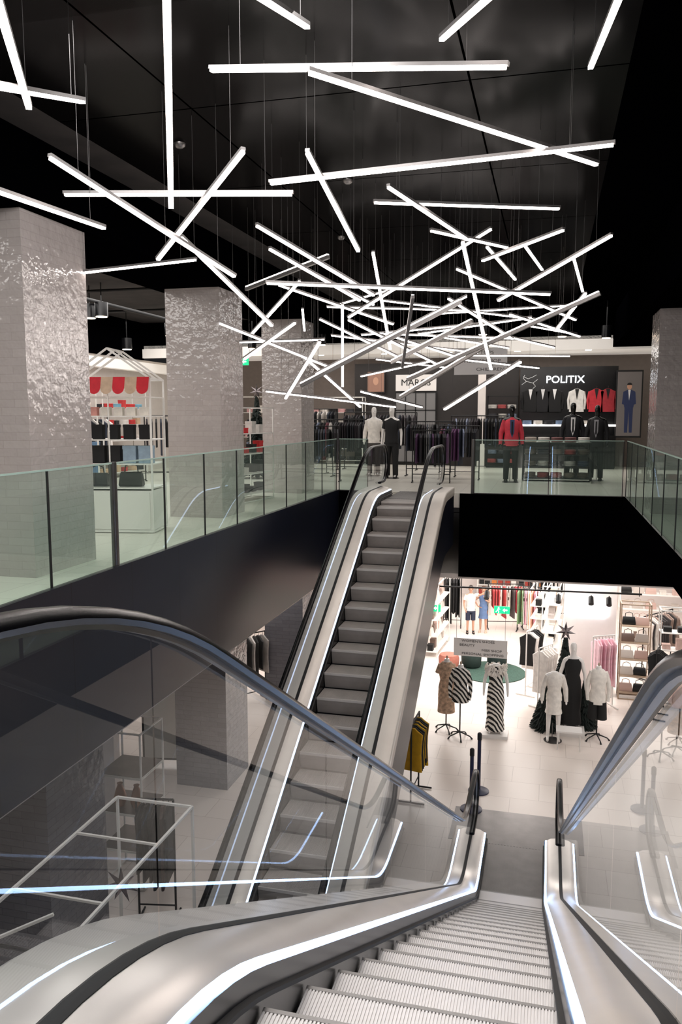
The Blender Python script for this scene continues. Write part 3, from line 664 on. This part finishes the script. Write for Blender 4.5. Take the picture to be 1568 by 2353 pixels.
# ------------------------------------------------------------ shelving units with goods
def bag_mesh(col):
    key=('bag',col)
    if key not in body_cache:
        b=B(); R=[[V((x*k,y*k2,z)) for x,y in ((-.14,-.05),(.14,-.05),(.14,.05),(-.14,.05))] for z,k,k2 in ((0,.92,1),(.02,1,1.1),(.14,.9,.8),(.17,.84,.5))]
        b.rings(R); b.tube([(-.08,0,.16),(-.07,0,.24),(0,0,.27),(.07,0,.24),(.08,0,.16)],.008,6); body_cache[key]=b.mesh('handbag',mat('leather_%d_%d_%d'%col,col,.35),True)
    return body_cache[key]
def box_mesh(col,w,d,h):
    key=('bx',col,w,d,h)
    if key not in body_cache:
        b=B(); b.box(-w/2,w/2,-d/2,d/2,0,h*.8); b.box(-w/2-.004,w/2+.004,-d/2-.004,d/2+.004,h*.8,h); body_cache[key]=b.mesh('carton',fab(col))
    return body_cache[key]
def fold_mesh(col):
    key=('fd',col)
    if key not in body_cache:
        b=B()
        for k in range(4): b.ell([(0,0,k*.03,.13,.16),(0,0,k*.03+.014,.14,.17),(0,0,k*.03+.028,.13,.16)],12)
        body_cache[key]=b.mesh('folded_clothes',fab(col),True)
    return body_cache[key]
def shelf_unit(loc,rz,w,h,d,levels,label,frame_m,goods,cols,per,group,r=.012,shelf_m=None,z0=.15):
    t=thing('shelving_unit',label,'shelving unit',loc,rz)
    B().frame(-w/2,w/2,-d/2,d/2,0.012,h,r).part('frame',frame_m,t)
    c,s=math.cos(rz),math.sin(rz)
    for k in range(levels):
        z=z0+(h-z0-.1)*k/levels
        B().box(-w/2,w/2,-d/2,d/2,z-.015,z).part('shelf',shelf_m or frame_m,t)
        for i in range(per):
            x=-w/2+w*(i+.5)/per+random.uniform(-.02,.02)
            col=random.choice(cols); kind=random.choice(goods)
            L=(loc[0]+c*x,loc[1]+s*x,loc[2]+z+.001)
            if kind=='bag': inst('handbag',bag_mesh(col),L,rz+random.uniform(-.15,.15),'%s leather handbag on shelf'%cname(col),'handbag',group,min(1,w/per/.3))
            elif kind=='box': inst('gift_box',box_mesh(col,.16,.14,random.choice([.1,.16,.22])),L,rz,'%s boxed product on shelf'%cname(col),'box',group,min(1,w/per/.18))
            else: inst('folded_clothes',fold_mesh(col),L,rz,'stack of %s folded clothes'%cname(col),'clothing',group,min(1,w/per/.3))
    return t
BAGC=[(200,150,110),(20,20,20),(225,215,205),(170,110,80),(210,180,160)]
PALE=[(20,20,20),(215,208,200),(190,180,172),(120,100,90),(200,170,160)]
shelf_unit((1.9,18.0,LZ),0,.6,2.1,.35,5,'wooden shelf of handbags beside white column',M_wood,['bag'],PALE,2,'handbags',.013)
shelf_unit((2.9,17.6,LZ),0,1.1,2.1,.35,5,'white shelf of pale accessories',M_whitef,['bag','box'],PALE,4,'handbags',.012)
shelf_unit((.2,20.5,LZ),1.5,1.5,2.0,.4,5,'white cosmetics shelf with small boxed goods',M_whitef,['box'],[(230,224,218),(20,20,20),(200,160,130),(180,170,165)],7,'boxed cosmetics')
shelf_unit((-.9,26.9,LZ),0,2.6,2.4,.4,6,'white wall shelf filled with boxed beauty products',M_whitef,['box'],[(40,30,26),(200,120,60),(230,224,218),(160,60,50),(20,20,20)],12,'boxed cosmetics')
shelf_unit((-.1,21.8,LZ),1.45,1.2,1.6,.4,4,'white shelf with black and white goods',M_whitef,['box','bag'],[(20,20,20),(230,224,218)],5,'boxed cosmetics')
shelf_unit((-6.0,26.6,LZ),0,3.0,2.3,.4,5,'white wall shelf with pale goods',M_whitef,['box','fold'],BAGC,8,'shelf goods')
shelf_unit((-2.75,20.6,LZ),1.5,1.6,1.9,.4,4,'pale shelving bay with shoes and bags',M_whitef,['bag','box'],PALE,5,'shelf goods')
shelf_unit((3.2,22.5,LZ),0,2.5,2.3,.4,5,'white wall shelf with pale bags',M_whitef,['bag','box'],PALE,8,'shelf goods')
for y in (14,16.5,19):
    shelf_unit((-10.9,y,0),math.pi/2,2.2,2.3,.4,5,'white wall shelves filled with colourful homewares',M_whitef,['box','fold'],[(200,60,60),(225,220,215),(120,170,190),(40,40,44),(210,180,150)],6,'homewares')
shelf_unit((-8.2,12.3,0),.3,1.4,1.6,.4,3,'white display shelf with blue and black goods',M_whitef,['box'],[(30,30,34),(150,170,190),(90,120,150)],6,'homewares')
shelf_unit((-8.8,24.5,0),0,3.0,2.2,.4,5,'white wall shelf with shoes and folded clothes',M_whitef,['fold','box'],MX+LT,8,'homewares')
shelf_unit((-6.8,25.8,0),0,1.8,2.2,.4,5,'white wall shelf with folded shirts',M_whitef,['fold'],MX+LT,6,'homewares')
def stall(loc,rz):
    t=thing('gift_stall','white metal house-shaped stall with red and cream scalloped awning','market stall',loc,rz)
    w,d,h=1.15,.62,2.1; r=.012; ap=2.5
    b=B(); b.frame(-w/2,w/2,-d/2,d/2,.02,h,r)
    for y in (-d/2,0,d/2):
        b.bar((-w/2,y,h),(0,y,ap),.024,.024); b.bar((w/2,y,h),(0,y,ap),.024,.024)
    b.bar((0,-d/2,ap),(0,d/2,ap),.024,.024)
    b.box(-.015,0.0,-d/2-.01,-d/2+.01,.6,h)
    b.part('frame',M_whitef,t)
    for z in (.62,.95,1.28,1.6,1.86):
        B().box(-w/2,w/2,-d/2,d/2,z-.015,z).part('shelf',M_whitef,t)
    cb=B().box(-w/2+.02,w/2-.02,-d/2+.02,d/2-.02,.03,.58).part('cabinet',M_white,t)
    for x in (-.27,.27): B().box(x-.26,x+.26,-d/2+.008,-d/2+.02,.05,.56).part('door',M_whitef,cb)
    n=7
    for i in range(n):
        x0=-w/2+w*i/n+.001; x1=-w/2+w*(i+1)/n-.001; rr=(x1-x0)/2; b=B(); P=[(x0,2.12),(x1,2.12),(x1,1.97)]+[((x0+x1)/2+rr*math.cos(a),1.97-.08*math.sin(a)) for a in [math.pi*k/8 for k in range(1,8)]]+[(x0,1.97)]
        vs=[(x,-d/2-.02-(2.12-z)*.3,z) for x,z in P]; vs2=[(x,y-.006,z) for x,y,z in vs]
        m=len(P); b._a(vs+vs2,[tuple(range(m)),tuple(range(2*m-1,m-1,-1))]+[(k,(k+1)%m,m+(k+1)%m,m+k) for k in range(m)])
        b.part('awning_scallop',fab((190,30,44)) if i%2==0 else fab((186,160,136)),t,label='red awning scallop' if i%2==0 else 'cream awning scallop')
    c,s=math.cos(rz),math.sin(rz)
    def put(x,y,z,me,nm,lab,cat,sc=1): inst(nm,me,(loc[0]+c*x-s*y,loc[1]+s*x+c*y,z+.001),rz,lab,cat,'stall goods',sc)
    for i in range(5): put(-.45+.22*i,-.1,1.28,box_mesh((16,16,18),.14,.12,.2),'gift_box','black gift box on stall shelf','box')
    for i in range(5): put(-.44+.22*i,-.1,.95,box_mesh(random.choice([(30,50,70),(140,160,175),(20,20,22)]),.18,.16,.24),'gift_box','blue and black boxed gift on stall shelf','box')
    put(.2,-.05,.62,bag_mesh((14,14,15)),'duffel_bag','large black bag on stall shelf','bag',1.2)
    put(-.28,-.05,.62,bag_mesh((40,40,44)),'duffel_bag','dark grey bag on stall shelf','bag',1.1)
    for i in range(6): put(-.47+.18*i,-.1,1.6,box_mesh(random.choice([(200,60,60),(225,220,210),(210,150,140)]),.12,.1,.12),'gift_box','small red and cream box on stall shelf','box')
stall((-5.85,10.15,0),.18)
shelf_unit((-5.6,14.3,0),1.45,1.5,1.75,.5,4,'white wire display unit with red and grey luggage goods',M_whitef,['box'],[(190,40,44),(60,60,64),(20,20,22),(200,195,190)],5,'display unit goods',.01)
B().box(-11.4,-6.3,21.0,21.1,0,.02).top('floor_threshold',M_steeld,'flat metal threshold strip on floor','threshold')
pts=[(-5.6+.1*math.sin(k*.5)+k*.02,4.6+.17*k,.012) for k in range(13)]
B().tube(pts,.008,6).top('power_cable',M_white,'white extension cable lying on tiled walkway','cable',smooth=True)

# ------------------------------------------------------------ display table
t=thing('display_table','dark display table stacked with folded jeans and shirts','display table',(.17,20.35,0))
b=B(); b.frame(-.78,.78,-.4,.4,.05,.95,.02); b.part('frame',M_black,t)
for z in (.12,.4,.68,.97): B().box(-.78,.78,-.4,.4,z-.02,z).part('shelf',M_black if z<.9 else M_whitef,t)
b=B(); b.box(-.8,.8,-.42,.42,0,.09); b.part('plinth',M_steel,t)
for z in (.12,.4,.68,.97):
    for i in range(5):
        col=random.choice([(90,80,72),(50,60,80),(120,110,100),(40,44,56),(190,186,180),(150,60,60)] if z<.9 else [(70,90,130),(225,220,215),(190,180,170),(120,80,80)])
        inst('folded_clothes',fold_mesh(col),(.17-.62+.31*i,20.15,z+.001),0,'stack of %s folded clothes'%cname(col),'clothing','folded clothes on display table')

# ------------------------------------------------------------ far upper shopfronts
B().box(-.95,1.95,26.0,26.1,0,3.1).top('shop_wall_panel',M_blackg,'gloss black menswear display wall','wall panel')
t=thing('shop_sign','illuminated white lettering on gloss black wall','sign',(.4,25.93,2.7))
letters('lettering','POLITIX',.31,M_signw,t,(0,0,0),.02,1.02)
t=thing('branch_wall_light','pale branch shaped wall decoration on black wall','wall light',(-.66,25.97,2.66))
b=B()
for pth in ([(-.24,0,-.1),(-.1,0,0),(.1,0,-.05),(.24,0,.06)],[(-.2,0,.15),(-.05,0,.08),(.1,0,.14),(.2,0,.2)],[(-.1,0,0),(-.2,0,.1),(-.15,0,.2)],[(.1,0,-.05),(.18,0,-.15),(.1,0,-.22)]): b.tube(pth,.007,6)
b.part('light_tube',mat('branch_glow',(190,190,190),.5,0,(255,250,245),.25),t)
for i,(x,col,sh) in enumerate([(-.62,(14,14,16),(225,225,225)),(-.25,(18,18,22),(215,215,215)),(.1,(14,14,16),(235,235,235)),(.76,(225,222,218),(20,20,20)),(1.33,(190,44,56),(20,20,20)),(1.66,(160,40,50),(20,20,22))]):
    inst('suit_jacket',garment(col,.46,.7,.1,True,'jacket',sh),(x,25.85,2.42),0,'%s suit jacket hung against black wall'%cname(col),'clothing','suit jackets on wall')
B().box(-.95,1.9,25.5,25.9,1.28,1.34).top('lit_shelf',mat('lit_shelf_light',(240,240,240),.5,0,(255,250,245),1.6),'illuminated white shelf beneath jackets','shelf')
B().box(-.95,1.9,25.5,25.9,0,1.0).top('wall_cabinet',M_blackg,'low black cabinet beneath the jackets','cabinet')
for i in range(7): inst('folded_clothes',fold_mesh(random.choice([(225,220,215),(120,140,170),(40,40,46)])),(-.7+.33*i,25.65,1.34),0,'stack of folded shirts on lit shelf','clothing','folded shirts on shelf')
t=thing('framed_poster','tall framed fashion poster of a person in blue suit','poster',(2.25,25.6,1.95))
B().box(-.38,.38,0,.05,-1.0,1.0).part('frame',M_black,t)
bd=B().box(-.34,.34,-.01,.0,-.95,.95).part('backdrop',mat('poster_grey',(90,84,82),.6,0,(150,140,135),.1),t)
def flat(P,y=-.014): 
    b=B(); b._a([(x,y,z) for x,z in P],[tuple(range(len(P)))]); return b
PB=mat('poster_blue',(34,46,84),.6)
flat([(-.05,.42),(-.17,.36),(-.2,.0),(-.14,-.02),(-.13,-.1),(.13,-.1),(.14,-.02),(.2,0),(.17,.36),(.05,.42)]).part('suit_print',PB,bd)
flat([(-.035,.42),(0,.1),(.035,.42)],-.017).part('shirt_print',fab((220,220,220)),bd)
flat([(-.12,-.1),(-.11,-.85),(-.02,-.85),(0,-.2),(.03,-.85),(.11,-.85),(.12,-.1)]).part('trouser_print',PB,bd)
flat([(.07*math.cos(a),.52+.095*math.sin(a)) for a in [k*math.pi/8 for k in range(16)]]).part('face_print',M_skin,bd)
flat([(.072*math.cos(a),.56+.07*math.sin(a)) for a in [k*math.pi/8 for k in range(9)]],-.018).part('hair_print',M_black,bd)
t=thing('framed_poster','small fashion portrait poster above shop entrance','poster',(-5.55,26.0,2.7))
B().box(-.3,.3,0,.04,-.35,.35).part('frame',M_brown,t)
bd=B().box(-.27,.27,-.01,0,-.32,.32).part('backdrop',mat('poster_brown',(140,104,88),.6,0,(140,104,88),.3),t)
flat([(.09*math.cos(a),.02+.13*math.sin(a)) for a in [k*math.pi/8 for k in range(16)]]).part('face_print',M_skin,bd)
B().box(-6.3,-1.0,26.2,26.3,0,3.3).top('shop_wall_panel',M_brown,'dark brown shopfront wall panel','wall panel')
t=thing('shop_sign','black lettering on pale shop name board','sign',(-4.25,26.1,2.66))
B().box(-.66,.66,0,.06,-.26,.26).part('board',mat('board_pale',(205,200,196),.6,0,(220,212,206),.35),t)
letters('lettering','MARCS',.29,M_black,t,(0,-.01,0),.005,1.05)
t=thing('shop_window','grey gridded shop display window','window',(-4.25,26.1,0))
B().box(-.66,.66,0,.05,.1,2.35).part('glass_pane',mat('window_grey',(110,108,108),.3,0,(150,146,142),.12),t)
b=B()
for x in (-.66,-.33,0,.33,.66): b.box(x-.015,x+.015,-.02,.0,.1,2.35)
for z in (.1,.66,1.22,1.78,2.35): b.box(-.66,.66,-.02,0,z-.015,z+.015)
b.part('mullion_grid',M_black,t)
B().box(-2.15,-1.93,24.9,25.1,0,3.5).top('pillar',M_wallw,'slim white pillar beside menswear shop','pillar')
shelf_unit((-1.45,25.6,0),0,.9,2.2,.35,7,'dark wall shelf with stacked shirts',M_black,['fold'],[(200,196,190),(120,130,150),(170,80,80),(60,60,66)],3,'folded shirts on shelf')
def dirsign(loc,w,h,lines,size,label,topz):
    t=thing('directory_sign',label,'sign',loc)
    pn=B().box(-w/2,w/2,-.015,.015,-h/2,h/2).part('panel',M_signp,t)
    for x in (-w/2+.05,w/2-.05): B().tube([(x,0,h/2),(x,0,topz-loc[2])],.004,5).part('hanging_wire',M_cable,t)
    for i,(tx,dx) in enumerate(lines): letters('lettering',tx,size,M_ink,pn,(dx,-.02,h/2-h*(i+.6)/(len(lines)+.2)),.002,1.25)
dirsign((-1.42,16.9,2.71),1.07,.54,[("MEN'S TOPS",-.05),('THE MISS SHOP',0),('CHILDREN',.2)],.095,'hanging pale directory sign with department names',4.25)
dirsign((-1.31,17.0,-3.34),1.13,.39,[("WOMEN'S SHOES",-.05),('BEAUTY',-.28),('MISS SHOP',.24),('PERSONAL SHOPPING',.05)],.072,'hanging pale directory sign listing departments',-1.8)
def exitsign(loc,label,up=.4):
    t=thing('exit_sign',label,'exit sign',loc)
    pn=B().box(-.19,.19,-.02,.02,-.09,.09).part('lit_panel',M_exit,t)
    b=B(); b.box(.06,.13,-.024,-.02,-.015,.015); b._a([(.02,-.024,0),(.07,-.024,.045),(.07,-.024,-.045)],[(0,1,2)])
    b.ball((-.08,-.022,.055),.016,.003,.016,8,6); b.bar((-.085,-.022,.04),(-.105,-.022,-.01),.004,.022); b.bar((-.105,-.022,-.01),(-.07,-.022,-.035),.004,.014); b.bar((-.07,-.022,-.035),(-.085,-.022,-.075),.004,.012); b.bar((-.108,-.022,-.01),(-.145,-.022,-.05),.004,.012); b.bar((-.088,-.022,.035),(-.045,-.022,.015),.004,.011)
    b.part('pictogram',M_signw,pn)
    B().tube([(0,0,.09),(0,0,up)],.006,6).part('hanging_rod',M_black,t)
exitsign((-1.03,20,-3.2),'green illuminated exit sign hanging over shop aisle',1.4); exitsign((-2.75,20,-3.25),'green illuminated exit sign near white shelving',1.45); exitsign((-7.85,20,3.0),'green illuminated exit sign hanging by bright shop',1.25)
t=thing('track_light','black ceiling track with adjustable spotlights','track light',(-.1,17.0,-2.04))
B().tube([(-2.1,0,0),(2.0,0,.05)],.02,8).part('track',M_black,t)
for x in (-2.0,-.1,1.95): B().tube([(x,0,0),(x,0,.24)],.008,6).part('hanging_rod',M_black,t)
for x in (-1.1,.37,1.02,1.37):
    sa=B().tube([(x,0,-.02),(x,0,-.1)],.01,6).part('spot_arm',M_black,t); B().tube([(x,-.06,-.2),(x,.07,-.08)],[.055,.05],12).part('spot_head',M_black,sa,True)
B().box(.42,1.5,17.9,18.5,LZ,-1.8).top('pillar',M_wallw,'wide white display pillar on lower floor','pillar')
B().box(.6,1.3,17.84,17.9,-2.72,-2.48).top('light_panel',M_signw,'blank glowing white sign on white pillar','sign')
B().box(-6.5,-5.75,9.6,9.75,LZ,-1.8).top('partition_panel',M_wallw,'pale grey partition panel on lower floor','partition')
t=thing('standing_mirror','tall leaning framed mirror on lower floor','mirror',(-6.45,12.3,LZ),.2)
B().box(-.32,.32,0,.04,.1,1.7).part('frame',M_black,t); B().box(-.28,.28,-.01,0,.14,1.66).part('mirror_glass',mat('mirror_face',(205,205,200),.08,.6),t)
t=thing('tube_display_stand','white metal tube display structure beside escalator','display stand',(-4.05,6.2,LZ))
b=B(); b.frame(-.48,.42,-1.5,1.4,.015,1.9,.013)
b.bar((-.48,-1.5,1.9),(.42,-1.1,2.25),.022,.022); b.bar((.42,-1.5,1.9),(.42,-1.1,1.5),.022,.022)
for y in (-1.1,-.4,.6): b.box(-.48,.42,y-.011,y+.011,1.89,1.911)
b.box(.409,.431,-1.111,-1.089,0,1.9)
b.frame(-.48,.42,-1.5,-1.1,1.45,1.9,.011)
b.part('tube_structure',M_whitef,t)
t=thing('wire_display_cage','tall white wire display cage with shelves','display cage',(-5.2,9.1,LZ))
b=B(); b.frame(-.3,.3,-.3,.3,.015,2.1,.010)
for z in (.5,1.0,1.5): b.frame(-.3,.3,-.3,.3,z,z+.02,.006)
b.part('wire_structure',M_whitef,t)
for z in (.5,1.0,1.5): B().box(-.3,.3,-.3,.3,z+.02,z+.03).part('shelf',M_steeld,t)
for x in (-.12,.12):
    b=B(); b.ell([(0,0,0,.06,.06),(0,0,.1,.09,.09),(0,0,.2,.06,.06),(0,0,.28,.03,.03),(0,0,.3,.04,.04)],16); b.top('vase',mat('copper_glaze',(140,96,70),.3,.5),'dark copper vase on wire shelf','vase',(-5.2+x,9.0,LZ+1.03),smooth=True)
for (x,y,z,k) in [(-4.2,5.7,.3,1.2),(-4.1,6.9,1.35,1.0),(-3.95,5.2,.9,.8)]:
    star_mesh(k).top('star_decoration',mat('smoky_star',(130,122,124),.2,.8),'faceted silver star ornament on lower display','ornament',(x,y,LZ+z))
fir((-4.1,7.0,LZ),.9,.3,'small dark fir tree inside white tube frame',False)

# ------------------------------------------------------------ lights
def area(x,y,z,sx,sy,pw,col=(1,.955,.92),rx=0,ry=0):
    l=bpy.data.lights.new('area_light','AREA'); l.shape='RECTANGLE'; l.size=sx; l.size_y=sy; l.energy=pw; l.color=col
    o=bpy.data.objects.new('area_light',l); COL.objects.link(o); o.location=(x,y,z); o.rotation_euler=(rx,ry,0)
area(0,20.5,-1.86,7,6,430); area(-.5,25,-1.86,8,3,160)
area(-1.0,17.6,-1.86,4,1.2,120); area(4.0,13,-.5,4,6,190)
area(-8.5,8,-1.86,4,6,24,(.8,.9,1)); area(-7,18,-1.86,4,6,150)
area(-3,24,3.42,9,3.5,170); area(-1.5,19.2,4.1,6,3,100)
area(-8.3,9.5,4.0,3,12,430); area(-9,18,4.0,4,6,200)
area(-.6,2.0,4.18,2.6,3.2,190,(1,.97,.95))  # added fill above the atrium, out of view, to brighten the near steps
area(-2.4,5.0,4.18,2.4,2.0,190,(1,.97,.95),rx=math.radians(35))  # second added fill, tilted forward to lift the dark up escalator steps
w=bpy.data.worlds.new('world'); SC.world=w; w.use_nodes=True
w.node_tree.nodes['Background'].inputs[0].default_value=(.95,.95,1,1); w.node_tree.nodes['Background'].inputs[1].default_value=.015

# ------------------------------------------------------------ camera
yaw=math.radians(14.5); p=math.atan(221/1850.0); s,c=math.sin(yaw),math.cos(yaw); sp,cp=math.sin(p),math.cos(p)
R_=V((c,s,0)); F_=V((-s*cp,c*cp,-sp)); U_=R_.cross(F_)
cam=bpy.data.cameras.new('camera'); co=bpy.data.objects.new('camera',cam); COL.objects.link(co)
m=Matrix((R_,U_,-F_)).transposed().to_4x4(); m.translation=V((0,0,1.6)); co.matrix_world=m
cam.sensor_fit='VERTICAL'; cam.sensor_height=36; cam.lens=1850/2353*36; cam.clip_start=.05
SC.camera=co
SC.view_settings.view_transform='Standard'
